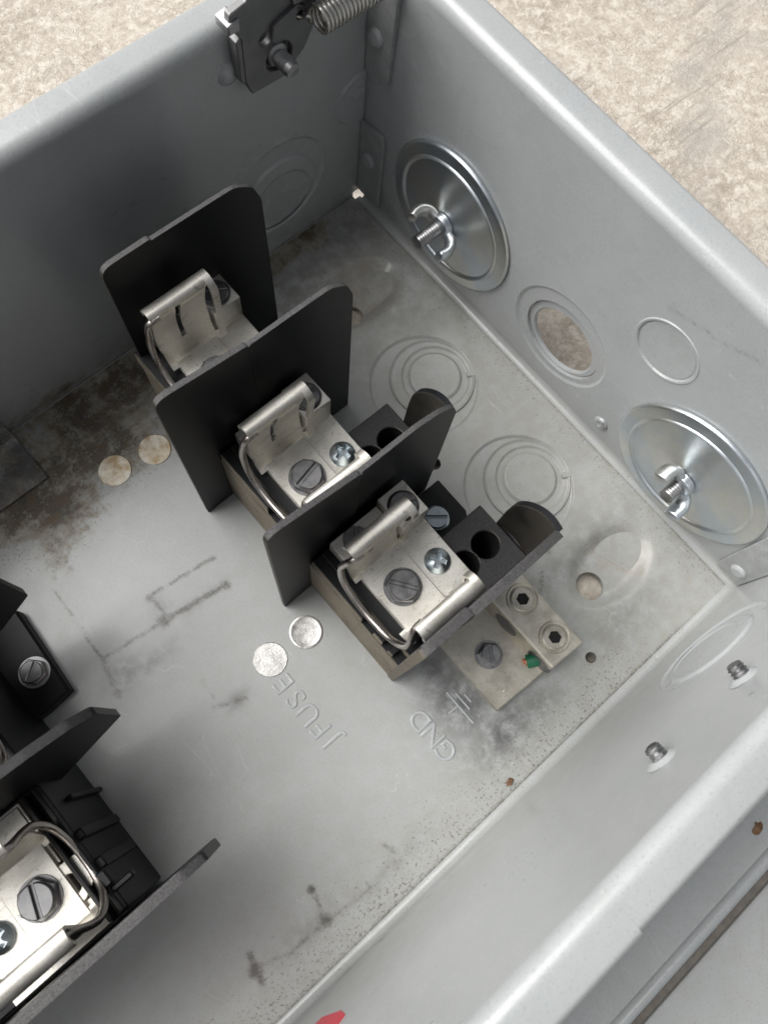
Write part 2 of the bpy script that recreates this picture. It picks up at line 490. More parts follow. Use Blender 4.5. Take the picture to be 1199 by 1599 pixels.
# --- floor
KO_C = [(32.0, 85.2), (32.0, 141.6)]
def union(cs, n=96):
    """outline of a union of circles, seen from the first centre"""
    cx, cy = cs[0][0], cs[0][1]; out = []
    for i in range(n):
        a = 2 * math.pi * i / n; best = 0
        for x, y, r in cs:
            dx, dy = math.cos(a), math.sin(a); ox, oy = cx - x, cy - y
            bb = ox * dx + oy * dy; cc = ox * ox + oy * oy - r * r
            q = bb * bb - cc
            if q >= 0: best = max(best, -bb + math.sqrt(q))
        out.append((cx + best * math.cos(a), cy + best * math.sin(a)))
    return out
def knock_floor(cx, cy):
    c1, c2, c3, c4 = (cx, cy, 11.2), (cx + 0.1, cy + 0.3, 14.1), (cx + 1.7, cy - 0.2, 17.3), (cx + 6.4, cy + 0.1, 22.2)
    return c1, c2, c3, c4
def emboss(x, y):
    z = 0.0
    for ex, ey in ((33, 187.2), (32, 37)):
        d = math.hypot((x - ex) / 21.0, (y - ey) / 13.5)
        t = min(1, max(0, (d - 0.55) / 0.50)); z -= 4.2 * (1 - t * t * (3 - 2 * t))
    return z
LINES = [((172.2, 84.2), (145.7, 87.7), 1.5, .62), ((198.7, 91.9), (174.3, 94.7), 2.0, .58), ((174.3, 94.7), (148.4, 98.8), 2.4, .70),
         ((197.0, 60), (198.7, 91.9), 1.2, .55), ((198.7, 91.9), (201.7, 106), 2.2, .62), ((172.0, 85.9), (172.8, 95.4), 1.8, .62),
         ((176.6, 120.6), (177.1, 128.2), 1.0, .45), ((179.1, 130.8), (168.5, 135.5), 2.4, .5),
         ((190.9, 198.2), (193.8, 210.1), 1.6, .62), ((193.8, 210.1), (209.4, 209.0), 1.8, .52), ((193.8, 210.1), (176, 212), 1.4, .45),
         ((218.7, 200.6), (220.9, 210.0), 2.4, .72), ((163.7, 204.9), (162.6, 208.7), 2.2, .5), ((219.5, 205), (209.4, 209.0), 2.0, .45),
         ((71, 180), (67, 176), 1.6, .4), ((48, 168), (42, 160), 2.2, .55), ((62, 178), (55, 172), 1.8, .6)]
BLOBS = [(172.9, 84.6, 2.2, .85), (146.5, 87.7, 1.6, .7), (174.0, 94.6, 3.4, .95), (149, 98.8, 2.6, .85), (199.4, 95, 2.0, .7), (201.3, 104.5, 2.4, .8),
         (191.2, 199.0, 2.0, .95), (193.8, 209.6, 3.0, .95), (220.4, 206, 3.2, .95), (176, 211.6, 1.6, .6), (172, 134, 2.6, .55), (0.8, 224, 2.6, 1.1),
         (63.4, 207.1, 3.0, .5), (196, 27, 5, .6)]
STAIN = [(215, -2), (203, 36), (198, 47), (187, 53), (176, 50), (168, 46), (160, 41), (151, 45), (142, 42), (134, 38), (128, 29), (112, 17), (88, 10), (58, 7), (30, 4), (14, -2)]
def floor_field(V):
    P = V[:, :2]; n = len(P)
    dirt = np.zeros(n)
    Q = P + np.stack([.10 * np.sin(P[:, 1] * .83 + P[:, 0] * .41) + .10 * np.sin(P[:, 1] * 2.1 - P[:, 0] * 1.3), .10 * np.sin(P[:, 0] * .71 + 1.3) + .10 * np.sin(P[:, 0] * 1.9 + P[:, 1] * 1.1)], 1)
    for a, c, w, amp in LINES:
        d, t = segd(Q, a, c); k = .95 + .16 * np.sin(t * 9 + a[0]) * np.sin(t * 23 + a[1])
        dirt = np.maximum(dirt, 1.12 * amp * k * np.clip(1 - d / (w * .62 + .85), 0, 1))
    for x, y, w, amp in BLOBS:
        dirt = np.maximum(dirt, amp * np.clip(1 - np.hypot(Q[:, 0] - x, Q[:, 1] - y) / (w * 1.4), 0, 1))
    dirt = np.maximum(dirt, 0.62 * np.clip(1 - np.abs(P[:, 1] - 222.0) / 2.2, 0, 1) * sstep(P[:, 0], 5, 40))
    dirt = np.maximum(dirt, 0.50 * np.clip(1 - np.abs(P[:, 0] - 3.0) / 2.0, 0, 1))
    sdist = np.full(n, 1e9)
    for i in range(len(STAIN)):
        d, _ = segd(P, STAIN[i - 1], STAIN[i]); sdist = np.minimum(sdist, d)
    ins = inside(P, [STAIN]); sg = np.where(ins, sdist, -sdist)
    stain_shade = np.clip(0.28 + sg / 36.0, 0, 0.46) * np.where(P[:, 1] < 70, 1, 0)
    stain_shade = np.where(stain_shade < 0.03, -1.0, stain_shade)
    for x, y, r, a in ((182, 24, 14, .40), (176, 40, 9, .30), (140, 30, 9, .25), (150, 14, 18, .35), (120, 8, 16, .35), (90, 4, 18, .4), (60, 3, 16, .4), (30, 2, 14, .35), (186, 44, 9, .25)):
        stain_shade += a * np.exp(-((P[:, 0] - x) ** 2 + (P[:, 1] - y) ** 2) / (r * r)) * (stain_shade > 0)
    stain_shade = np.maximum(stain_shade, -0.2)
    sm = np.zeros(n)
    for x, y, rx, ry, a in ((111, 186, 12, 15, 1.1), (106, 205, 15, 8, 1.1), (111, 172, 6, 8, .9), (92, 206, 14, 7, .7), (66, 176, 9, 10, .7), (45, 176, 26, 6, .45),
                            (34, 176, 30, 7, .35), (45, 66, 10, 16, .30), (196, 101, 7, 5, .9), (186, 104, 12, 3, .6), (160, 97, 14, 2.5, .4), (172, 90, 4, 5, .5), (171, 134, 5, 3, .6), (200, 208, 14, 4, .35), (170, 212, 20, 3, .3), (24, 44, 22, 22, .35), (60, 20, 50, 16, .55), (20, 12, 20, 12, .5),
                            (146, 20, 50, 24, .4), (75, 190, 26, 12, .25), (45, 205, 22, 8, .35)):
        sm = np.maximum(sm, a * np.exp(-((P[:, 0] - x) / rx) ** 2 - ((P[:, 1] - y) / ry) ** 2))
    speck = 0.25 + 0.75 * sstep(P[:, 1], 190, 222) * sstep(P[:, 0], 20, 60) + 0.55 * sstep(-P[:, 0], -26, -4)
    speck = np.maximum(speck, 0.9 * np.exp(-(sg / 9.0) ** 2) * (P[:, 1] < 75))
    stain_shade += .10 * np.exp(-(sg / 5.0) ** 2) * (stain_shade > 0)
    film_sheen = 0.55 + 0.45 * sstep(-P[:, 0], -80, -40) + 0.3 * sstep(P[:, 1], 190, 220)
    film_sheen -= 0.30 * np.exp(-((P[:, 0] - 165) / 40) ** 2 - ((P[:, 1] - 75) / 35) ** 2)
    rust = np.zeros(n)
    for x, y, r, a in ((24.5, 188, 6.5, 1.0), (31, 183, 5, .6), (30, 36, 11, .55), (24, 32, 7, .6)):
        rust = np.maximum(rust, a * np.exp(-((P[:, 0] - x) ** 2 + (P[:, 1] - y) ** 2) / (r * r)))
    return dict(dirt=dirt, stain_shade=stain_shade, smudge_shade=sm, speck=speck, film_sheen=np.clip(film_sheen, 0, 1), rust=rust, bare=np.zeros(n))

holes = [circ(43.2, 188.0, 5.6, 40), circ(63.4, 207.1, 2.1, 20), circ(57.6, 113.0, 2.6, 20), circ(40.5, 42.0, 5.6, 40)]
for cx, cy in KO_C:
    c1, c2, c3, c4 = knock_floor(cx, cy)
    holes.append(union([c3, c4]))
fl_out = [(3.4, 1.6), (3.4, 0.0), (LEN, 0.0), (LEN, W - RB), (RB, W - RB), (RB, 3.4), (0.4, 3.4), (1.0, 1.6)]
b = B()
plate(b, fl_out, holes, TOP, -1.6, 0.0, 0.0, grid=1.25, bend=emboss)
floor = make("floor_panel", b, PAINT, box_t, floor_field, sharp=38)

def ko_part(outer, hol, F, h0, h1, cham, parent, name="knockout", field=None, press=None):
    b = B(); plate(b, outer, hol, F, h0, h1, cham, press=press)
    return make(name, b, PAINT, parent, field)
GAP = 0.16
film_f = lambda V: dict(film_sheen=np.full(len(V), 0.9), speck=np.full(len(V), 0.35))
for cx, cy in KO_C:
    c1, c2, c3, c4 = knock_floor(cx, cy)
    r_ = lambda c, d: circ(c[0], c[1], c[2] + d, 72)
    # crescent of the largest knockout, then the nested rings, each pressed to its own depth
    ko_part(inset(union([c3, c4]), .05), [r_(c3, .02)], TOP, -2.8, -1.0, 1.15, floor, "knockout_ring", film_f, (-.97, 0))
    ko_part(r_(c3, -0.04), [r_(c2, 0.0)], TOP, -2.8, -0.80, 1.1, floor, "knockout_ring", film_f, (-.78, 0))
    ko_part(r_(c2, -0.04), [r_(c1, 0)], TOP, -2.8, -1.45, 1.0, floor, "knockout_ring", film_f, (-.7, 0))
    ko_part(r_(c1, -0.04), [], TOP, -2.8, -0.35, 1.2, floor, "knockout", film_f, 1.05)
    # tie tabs between the rings
    for ang, rr in ((148, 17.6), (58, 17.6)):
        a = math.radians(ang)
        f_ = frame((c3[0] + rr * math.cos(a), c3[1] + rr * math.sin(a), 0), (0, 0, 1), (math.cos(a), math.sin(a), 0))
        ko_part(rrect(-3.2, 1.6, -1.2, 1.2, .4), [], f_, -0.9, -0.05, 0.3, floor, "tie_tab", film_f)

# --- bends from the floor up into the right and front wall, and the rolled rims
def arc(cx, cy, r, a0, a1, n=8):
    return [(cx + r * math.cos(math.radians(a0 + (a1 - a0) * i / n)), cy + r * math.sin(math.radians(a0 + (a1 - a0) * i / n))) for i in range(n + 1)]
RR = 4.2
def rim_profile():
    # p = distance inwards from the wall plane, q = height; wall -> outward flange -> turned-down lip
    return arc(-RR, H - RR, RR, 0, 90, 10) + [(-FL + 2.0, H)] + arc(-FL + 2.0, H - 2.0, 2.0, 90, 180, 6)[1:] + [(-FL, H - 9)]
def edge_field(k):
    return lambda V: dict(film_sheen=np.full(len(V), k), speck=np.full(len(V), 0.15))
def bend_field(V):
    n = len(V)
    return dict(film_sheen=np.full(n, .5), speck=np.full(n, .5))

# walls: u runs along the wall, v up
RIGHT = frame((0, 0, 0), (1, 0, 0), (0, 1, 0))       # a = y, b = z
FRONT = frame((0, W, 0), (0, -1, 0), (1, 0, 0))      # a = x, b = z
LEFT = frame((0, 0, 0), (0, 1, 0), (1, 0, 0))        # a = x, b = -z

def wall_field(V):
    P = V[:, 1:3]; n = len(P)
    dirt, bare = np.zeros(n), np.zeros(n)
    for a, c, w, am in (((136, 88), (150, 92.5), 2.0, .42), ((152, 92), (166, 99), 2.2, .42), ((118, 61), (122, 63), 2.0, .4), ((60, 88), (62, 92), 2.0, .4)):
        d, _ = segd(P, a, c); dirt = np.maximum(dirt, am * np.clip(1 - d / w, 0, 1))
    d, _ = segd(P, (147.5, 26), (153.5, 45)); bare = 0.95 * np.clip(1 - d / 3.0, 0, 1)
    d, _ = segd(P, (153.5, 45), (160, 51)); bare = np.maximum(bare, 0.85 * np.clip(1 - d / 2.4, 0, 1))
    sm = 0.5 * sstep(-P[:, 1], -30, -4) * sstep(-P[:, 0], -50, -10)
    return dict(dirt=dirt, bare=bare, smudge_shade=sm, film_sheen=0.25 * sstep(-P[:, 1], -25, 0), speck=np.full(n, 0.12), stain_shade=np.full(n, -0.3), rust=np.zeros(n))

# right wall (the end wall with the closure plates)
b = B()
koo = (111.8, 32.9, 22.3)       # ring left in place round the open knockout
kor = (112.6, 31.6, 17.3)
kop = (144.2, 72.3, 11.3)
dim = (144.2, 11.7, 2.3)
rw_out = [(3.5, RB), (W - RB, RB), (W, RB), (W, H - RR), (0.0, H - RR), (0.0, 3.2), (3.5, 3.2)]
plate(b, rw_out, [circ(*koo, 72), circ(*kop, 56)], RIGHT, -1.6, 0.0, 0.0, grid=1.5)
wallr = make("end_wall", b, PAINT, box_t, wall_field)
b = B()
pr = arc(RB, RB, RB, 270, 180, 8)
extrude_profile(b, pr, 1.6, lambda p, q, s: (p, s, q), 3.4, W - 0.2)
make("floor_bend", fix(b), PAINT, box_t, bend_field)
b = B()
extrude_profile(b, rim_profile(), 1.5, lambda p, q, s: (p, s, q), -FL, W + FL, 24)
make("rim", fix(b), PAINT, box_t, edge_field(0.1))
# pieces in the end wall
wf = edge_field(0.1)
b = B(); plate(b, circ(koo[0], koo[1], koo[2] - .05, 72), [circ(*kor, 64)], RIGHT, -2.2, -0.7, 1.3, press=(-.65, 0))
make("knockout_ring", b, PAINT, wallr, wf)
b = B(); plate(b, circ(kor[0], kor[1], kor[2] - .1, 64), [circ(112.6, 29.6, 14.1, 56)], RIGHT, -3.4, -1.9, 0.5)
make("knockout_ring", b, PAINT, wallr, wf)
b = B(); lathe(b, [(0.001, -2.2)] + [(11.0, -2.2), (11.0, -0.5), (10.5, -0.2), (9.5, -0.25), (0.001, -0.35)], frame((0, kop[0], kop[1]), (1, 0, 0), (0, 1, 0)), 56)
make("knockout", fix(b), PAINT, wallr, wf)
b = B(); lathe(b, [(12.6, -0.05), (12.2, 0.35), (11.5, 0.25), (11.2, -0.4)], frame((0, kop[0], kop[1]), (1, 0, 0), (0, 1, 0)), 56)
make("knockout_ring", b, PAINT, wallr, wf)
b = B(); lathe(b, [(3.4, -0.05), (2.9, 0.7), (2.0, 0.95), (1.2, 0.4), (0.001, 0.1)], frame((0, dim[0], dim[1]), (1, 0, 0), (0, 1, 0)), 24)
make("pierced_dimple", b, PAINT, wallr, lambda V: dict(dirt=np.where(V[:, 1] > 144.6, .55, 0)))

# corner tabs folded over the end wall, with their rivets
def tab(pts, rad, riv, lab=None):
    b = B(); plate(b, rpoly(pts, rad), [], RIGHT, 0.15, 1.7, 0.25)
    t = make("corner_tab", b, PAINT, box_t, lambda V: dict(smudge_shade=np.full(len(V), .30), film_sheen=np.full(len(V), .2)))
    b = B(); lathe(b, [(3.3, 1.6), (3.2, 2.4), (2.4, 3.0), (0.001, 3.2)], frame((0, riv[0], riv[1]), (1, 0, 0), (0, 1, 0)), 24)
    make("rivet", b, PAINT, t)
tab([(0.2, 66.5), (12.0, 68.8), (13.4, 108.5), (0.2, 108.5)], [0, .6, 0, 0], (5.2, 84))
tab([(0.2, 43.0), (11.8, 44.6), (13.4, 41.5), (13.4, 5.0), (0.2, 4.6)], [0, .6, .6, .6, 0], (6.2, 27))
tab([(224.8, 3.6), (213.0, 4.0), (212.0, 41.0), (214.0, 44.0), (224.8, 43.0)], [0, .6, .6, .6, 0], (219.4, 12.0))

# left wall (back, in shade)
b = B()
lko = [(40.4, 27.6, 13.9), (41.0, 30.9, 17.7), (41.2, 35.0, 22.3)]
half = (3.4, 55.5, 11.2)
def lc(c, d=0, n=72): return circ(c[0], -c[1], c[2] + d, n)
lw_out = [(3.4, 0), (LEN, 0), (LEN, -(H - RR)), (0, -(H - RR)), (0, -2.6), (3.4, -2.6)]
hf = [p for p in lc(half, 0, 80) if p[0] > 0.4]
i0 = max(range(len(hf)), key=lambda i: (hf[i][0] - hf[i - 1][0]) ** 2 + (hf[i][1] - hf[i - 1][1]) ** 2)
hf = hf[i0:] + hf[:i0]
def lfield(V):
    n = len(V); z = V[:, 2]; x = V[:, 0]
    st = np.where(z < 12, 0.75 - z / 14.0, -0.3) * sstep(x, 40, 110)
    return dict(stain_shade=np.where(st > 0.05, st, -0.3), film_sheen=np.full(n, .1), speck=np.full(n, .1), dirt=0.6 * np.clip(1 - z / 3.0, 0, 1), smudge_shade=0.4 * sstep(-z, -22, 0))
plate(b, lw_out, [lc(lko[2])], LEFT, -1.6, 0.0, 0.0, grid=3.0)
walll = make("side_wall", b, PAINT, box_t, lfield)
ko_part(lc(lko[2], -.05), [lc(lko[1])], LEFT, -2.6, -0.8, 1.4, walll, "knockout_ring", None, (-.75, 0))
ko_part(lc(lko[1], -.05), [lc(lko[0])], LEFT, -2.6, -0.1, 1.4, walll, "knockout_ring", None, (.65, 0))
ko_part(lc(lko[0], -.05), [], LEFT, -2.6, -0.75, 1.4, walll, "knockout", None, -.6)
ko_part(hf, [], LEFT, -0.5, 0.95, 0.8, walll, "knockout")
b = B(); lathe(b, [(4.0, -0.05), (3.2, 0.9), (1.6, 1.5), (0.001, 1.6)], frame((56.3, 0, 98.2), (0, 1, 0)), 24)
make("dimple", b, PAINT, walll)
b = B()
extrude_profile(b, rim_profile(), 1.5, lambda p, q, s: (s, p, q), -FL, LEN, 30)
make("rim", fix(b), PAINT, box_t, edge_field(0.1))

# front wall (near side, in the light)
fko = [(42.6, 33.6, 13.6), (42.2, 36.0, 17.4), (41.6, 38.2, 22.2)]
b = B()
def fc(c, d=0, n=72): return circ(c[0], c[1], c[2] + d, n)
def ffield(V):
    n = len(V); x, z = V[:, 0], V[:, 2]; P = np.stack([x, z], 1)
    dirt = np.zeros(n)
    for a, c, w, am in (((196, 3.5), (176, 7.5), 1.0, .66), ((178, 7.2), (152, 12), .9, .55), ((203, 5), (196, 4), 1.3, .75), ((70, 98), (69, 96), .8, .6)):
        d, _ = segd(P, a, c); dirt = np.maximum(dirt, am * np.clip(1 - d / w, 0, 1))
    return dict(dirt=dirt, film_sheen=0.2 + 0.3 * sstep(-z, -60, 0), speck=0.02 + 0.25 * sstep(-z, -22, -3), stain_shade=np.full(n, -.3))
plate(b, [(0, RB), (LEN, RB), (LEN, H - RR), (0, H - RR)], [fc(fko[2])], FRONT, -1.6, 0.0, 0.0, grid=2.0)
wallf = make("side_wall", b, PAINT, box_t, ffield)
ko_part(fc(fko[2], -.05), [fc(fko[1])], FRONT, -2.6, -0.7, 1.4, wallf, "knockout_ring", None, (-.65, 0))
ko_part(fc(fko[1], -.05), [fc(fko[0])], FRONT, -2.6, 0.1, 1.3, wallf, "knockout_ring", None, (.75, 0))
ko_part(fc(fko[0], -.05), [], FRONT, -2.6, -0.5, 1.2, wallf, "knockout", None, -.55)
b = B(); extrude_profile(b, pr, 1.6, lambda p, q, s: (s, W - p, q), 0.3, LEN)
make("floor_bend", fix(b), PAINT, box_t, bend_field)
b = B(); extrude_profile(b, rim_profile(), 1.5, lambda p, q, s: (s, W - p, q), -FL, 131.0, 14)
extrude_profile(b, [(p - (0.7 if p < -8 else 0), q) for p, q in rim_profile()], 1.5, lambda p, q, s: (s, W - p, q), 131.02, LEN, 18)
make("rim", fix(b), PAINT, box_t, edge_field(0.1))

# rivets set in the floor
for i, (x, y, m_) in enumerate(((137.6, 131.2, 'dish'), (153.7, 130.5, 'flat'), (137.1, 39.8, 'old'), (153.6, 37.2, 'old'))):
    b = B(); f_ = frame((x, y, 0), (0, 0, 1))
    if m_ == 'dish': lathe(b, [(6.3, -0.1), (6.1, .3), (5.5, .42), (5.0, .30), (3.4, .08), (0.001, .04)], f_, 40)
    else: lathe(b, [(6.3, -0.1), (6.25, .18), (6.0, .32), (5.0, .30), (3, .32), (0.001, .30)], f_, 40)
    make("rivet", b, AGED if m_ == 'old' else BRIGHT, floor, sharp=18)

# embossed lettering and the earth symbol
def lettering(txt, size, x, y, step, lean=0.0):
    """letters read towards -Y, their tops towards +X"""
    for i, ch in enumerate(txt):
        cu = bpy.data.curves.new("letter", 'FONT')
        cu.body = ch; cu.size = size * S; cu.align_x = 'CENTER'
        cu.extrude = 0.10 * S; cu.bevel_depth = 0.29 * S; cu.bevel_resolution = 2; cu.offset = -0.0002
        o = bpy.data.objects.new("letter", cu); COL.objects.link(o)
        dg = bpy.context.evaluated_depsgraph_get()
        me = bpy.data.meshes.new_from_object(o.evaluated_get(dg))
        bpy.data.objects.remove(o)
        q = bpy.data.objects.new("embossed_letter", me); COL.objects.link(q)
        me.materials.clear(); me.materials.append(PAINT)
        q.parent = floor
        q.location = Vector((x + lean * i, y - step * i, 0.0)) * S
        q.rotation_euler = (0, 0, -math.pi / 2)
        me.shade_smooth(); me.set_sharp_from_angle(angle=math.radians(50))
lettering("J", 10.5, 152.0, 166.6, 6.9)
lettering("FUSE", 10.5, 152.0, 161.1, 6.9)
lettering("GND", 10.0, 123.4, 196.0, 7.0)
b = B()
def bar(x0, y0, x1, y1, w=0.55):
    tube(b, [(x0, y0, 0.0), (x1, y1, 0.0)], w, 8)
bar(112.8, 181, 112.8, 195.4, .45); bar(110.5, 183.4, 110.5, 191.0, .45); bar(108.3, 185.6, 108.3, 189.4, .45); bar(113.0, 187.2, 117.4, 187.2, .45)
make("embossed_earth_symbol", b, PAINT, floor)

# ------------------------------------------------------------------ round closure plates with wing nuts
def closure(cy, cz, r, ax, label, bolt_len, tips):
    t = thing("closure_plate", label, "closure plate", (0, cy, cz), "wing nut closure plates on the end wall")
    F = frame((0, cy, cz), (1, 0, 0), (0, 1, 0))
    k = r / 30.8
    b = B(); lathe(b, [(r - 1.0, 0.1), (r, 0.5), (r, 1.3), (r - .35, 1.75), (r - .9, 1.9), (25.9 * k, 2.1), (25.6 * k, 2.6), (25.1 * k, 2.85), (24.6 * k, 2.6), (24.1 * k, 1.9), (20 * k, 1.9), (12 * k, 2.4), (7.0, 3.2), (5.2, 3.9), (0.001, 4.0)], F, 96)
    make("disc", fix(b), ZINC, t, sharp=50)
    b = B()
    prof = [(2.8, 3.5)]
    h = 3.5
    while h < bolt_len: prof += [(2.75, h + .15), (2.2, h + .55), (2.2, h + .7), (2.75, h + 1.05)]; h += 1.1
    prof += [(1.9, bolt_len + .4), (0.001, bolt_len + .5)]
    lathe(b, prof, F, 20); make("bolt", b, STEEL, t, sharp=60)
    b = B()
    u = Vector((ax[0], ax[1], 0)).normalized()
    def pt(a, h_, w=0.0): return F(u.x * a - u.y * w, u.y * a + u.x * w, h_)
    lathe(b, [(3.0, 4.2), (5.0, 4.3), (5.1, 6.6), (4.6, 7.2), (2.9, 7.3)], F, 32)
    nut = make("wing_nut", fix(b), ZINC, t, sharp=50)
    for s in (-1, 1):
        b = B()
        pth = spline([pt(s * 3.4, 5.8), pt(s * 6.6, 6.2), pt(s * 8.8, 8.4), pt(s * 9.2, 11.2), pt(s * (tips + .4), 13.8)], 6)
        n_ = len(pth)
        tube(b, pth, [3.1 + 0.5 * math.sin(i / (n_ - 1) * math.pi) - (0.5 if i == n_ - 1 else 0) for i in range(n_)], 14, (F(-u.y, u.x, 0) - F(0, 0, 0), 0.60))
        make("wing", fix(b), ZINC, nut, sharp=60)
closure(51.0, 38.0, 30.5, (15, -5), "round zinc closure plate with wing nut, nearest the dark back corner", 17.5, 8.0)
closure(180.0, 32.4, 31.2, (14, -14), "round zinc closure plate with wing nut, beside the scraped paint and front corner", 12.5, 8.6)

# ------------------------------------------------------------------ screws
def slot_head(b, F, r, h, w, ang, z=0.0):
    lathe(b, [(r, z), (r, z + h * .45), (0.001, z + h * .45)], F, 32)
    ca, sa = math.cos(ang), math.sin(ang)
    G_ = lambda a, c, q: F(a * ca - c * sa, a * sa + c * ca, q)
    for s in (1, -1):
        a0 = math.asin(min(.99, w / 2 / r))
        pts = [(r * math.cos(a0 + (math.pi - 2 * a0) * i / 16), s * r * math.sin(a0 + (math.pi - 2 * a0) * i / 16)) for i in range(17)]
        plate(b, pts, [], G_, z + h * .3, z + h, 0.22)
def cross_head(b, F, r, h, ang):
    lathe(b, [(r, 0), (r, h * .25), (0.001, h * .25)], F, 32)
    ca, sa = math.cos(ang), math.sin(ang)
    G_ = lambda a, c, q: F(a * ca - c * sa, a * sa + c * ca, q)
    a_, w = r * .62, r * .17
    cr = [(w, w), (w, a_), (-w, a_), (-w, w), (-a_, w), (-a_, -w), (-w, -w), (-w, -a_), (w, -a_), (w, -w), (a_, -w), (a_, w)]
    cr = rpoly(cr, [w * 1.3, 0, 0, w * 1.3, 0, 0, w * 1.3, 0, 0, w * 1.3, 0, 0], 3)
    plate(b, circ(0, 0, r, 40), [cr], G_, h * .2, h, 0.12, grid=0.7, bend=lambda x, y: -h * .72 * ((x * x + y * y) / (r * r)) ** 1.1, back=False)
def hexagon(r, a=0.0): return [(r * math.cos(a + math.pi / 3 * i), r * math.sin(a + math.pi / 3 * i)) for i in range(6)]

# ------------------------------------------------------------------ a spring fuse clip with its lug (built mirrored for the switch)
def fuse_clip(parent, yc, org, sx, label, jl=1.0, rear=True, slot=0.2, squeeze=0.0, seed=0):
    rnd = random.Random(seed)
    X = lambda x: org + sx * (x - 109.0)
    def FX(o, n=(0, 0, 1)): return frame((X(o[0]), yc + o[1], o[2]), n, (sx, 0, 0))
    def bx(b, x0, x1, y0, y1, z0, z1, r=.35, c=.25):
        a, d = sorted((X(x0), X(x1))); box(b, a, d, yc + y0, yc + y1, z0, z1, r, c)
    b = B()
    bx(b, 88.6, 117.0, -24.4, 12.0, 45.6, 47.9)
    plate_o = make("fuse_clip", b, TIN, parent)
    if label: plate_o["label"] = label
    b = B(); bx(b, 100.8, 116.8, -13.6, 12.6, 47.95, 49.0, .6, .2)
    make("clip_saddle", b, TIN, plate_o)
    # jaws
    for s in (-1, 1):
        y0 = 11.8 if s > 0 else 12.6
        lean = squeeze if s > 0 else 0.0
        pf = [(y0 - 2.0, 48.3), (y0 - .6, 49.0), (y0 + .6, 51.5), (y0 + 1.9 - lean * .3, 56.5), (y0 + 2.4 - lean * .6, 62), (y0 + 1.9 - lean, 68), (y0 + .6 - lean, 73.5), (y0 - .3 - lean, 76.8)]
        ctr = (y0 + 1.8 - lean, 77.7)
        roll = [(ctr[0] + (p_[0] - ctr[0]) * (1.25 if p_[0] > ctr[0] else 1.0) + (.8 if p_[0] > ctr[0] + .1 else 0), p_[1] - (.25 * max(0, p_[0] - ctr[0]))) for p_ in arc(ctr[0], ctr[1], 2.1, 195, -40, 14)]
        pf = [tuple(p) for p in spline([(p[0], p[1], 0) for p in pf], 3)]
        pf = [(p[0], p[1]) for p in pf] + roll
        pl = lambda p, q, x: (X(x), yc + s * p, q)
        low = [p for p in pf if p[1] < 55.5 and p[0] < y0 + 2.2]
        cut = next(i for i, p in enumerate(pf) if p[1] > 55.0)
        b = B()
        extrude_profile(b, pf[:cut + 1], -1.0, pl, 100.2, 119.2)
        sl = 110.2
        rc = len(pf) - 14
        extrude_profile(b, pf[cut:rc + 1], -1.0, pl, sl + 0.9, 119.6)
        extrude_profile(b, pf[cut:rc + 1], -1.0, pl, 100.0, sl - 0.9)
        extrude_profile(b, pf[rc:], -1.0, pl, 97.0, 119.6)        # the rolled lip, one piece
        # bent stiffening strip at the lug end, standing clear of the jaw
        ks = [i_ / (len(pf) - 9) for i_ in range(len(pf) - 8)]
        ear = [(p[0] - 2.6 * math.sin(math.pi * min(1, k_)) ** 1.2, p[1]) for p, k_ in zip(pf[:len(pf) - 8], ks)]
        eb = lambda p, q, x: (X(x - 1.0 * math.sin(math.pi * min(1, max(0, (q - 49) / 29.0)))), yc + s * p, q)
        extrude_profile(b, ear[2:], -1.0, eb, 97.0, 99.3)
        extrude_profile(b, pf[:6], -.95, pl, 96.9, 100.5)
        make("clip_jaw", fix(b), TIN, plate_o, sharp=40)
    # terminal lug: tall block at the wire end, lower bar behind the left jaw
    b = B(); bx(b, 88.8, 99.2, -25.0, -12.6, 47.95, 60.2, .4, .3)
    if rear: bx(b, 99.3, 118.4, -24.6, -16.2, 47.95, 55.6, .4, .3)
    make("terminal_lug", b, TIN, plate_o)
    b = B(); F = FX((94.2, -18.4, 60.2))
    lathe(b, [(5.0, 0.02), (4.7, .28), (4.3, .05), (4.1, -.3)], F, 36)
    slot_head(b, F, 4.2, 1.4, 1.1, rnd.uniform(-.6, .1), -.3)
    make("lug_screw", b, DARKSCREW, plate_o)
    if rear:
        b = B(); F = FX((111.2, -20.4, 55.6)); slot_head(b, F, 4.0, 1.0, 1.0, rnd.uniform(.4, 1.2)); make("lug_screw", b, DARKSCREW, plate_o)
    b = B(); F = FX((108.8, -0.4, 49.0))
    lathe(b, [(6.1, 0), (6.1, .5), (0.001, .5)], F, 40)
    plate(b, rpoly(hexagon(5.9, rnd.random()), .4, 2), [], F, .4, 2.4, .35)
    slot_head(b, F, 4.7, 2.0, 1.25, slot, 2.2)
    make("clip_screw", b, DARKSCREW, plate_o)
    b = B(); cross_head(b, FX((94.8, 0.4, 47.9)), 4.3, 3.0, rnd.uniform(.1, .9)); make("cross_screw", b, SCREWZ, plate_o)
    b = B()
    wp = [(116.5, -12.6, 77.6), (119.4, -12.9, 77.2), (120.6, -13.6, 74.5), (121.0, -14.9, 68), (121.6, -15.6, 61), (122.2, -13.6, 53.5), (122.6, -8.6, 49.2), (122.8, -1, 47.6),
          (122.6, 6.5, 48.6), (122.2, 11.6, 52.6), (121.6, 14.2, 60), (121.0, 14.0, 68), (120.4, 13.0, 74), (119.2, 12.4, 77.4), (116.5, 12.2, 77.8)]
    tube(b, spline([(X(x), yc + y, z) for x, y, z in wp], 6), 1.1, 12)
    make("spring_wire", b, WIRE, plate_o, sharp=80)
    return plate_o

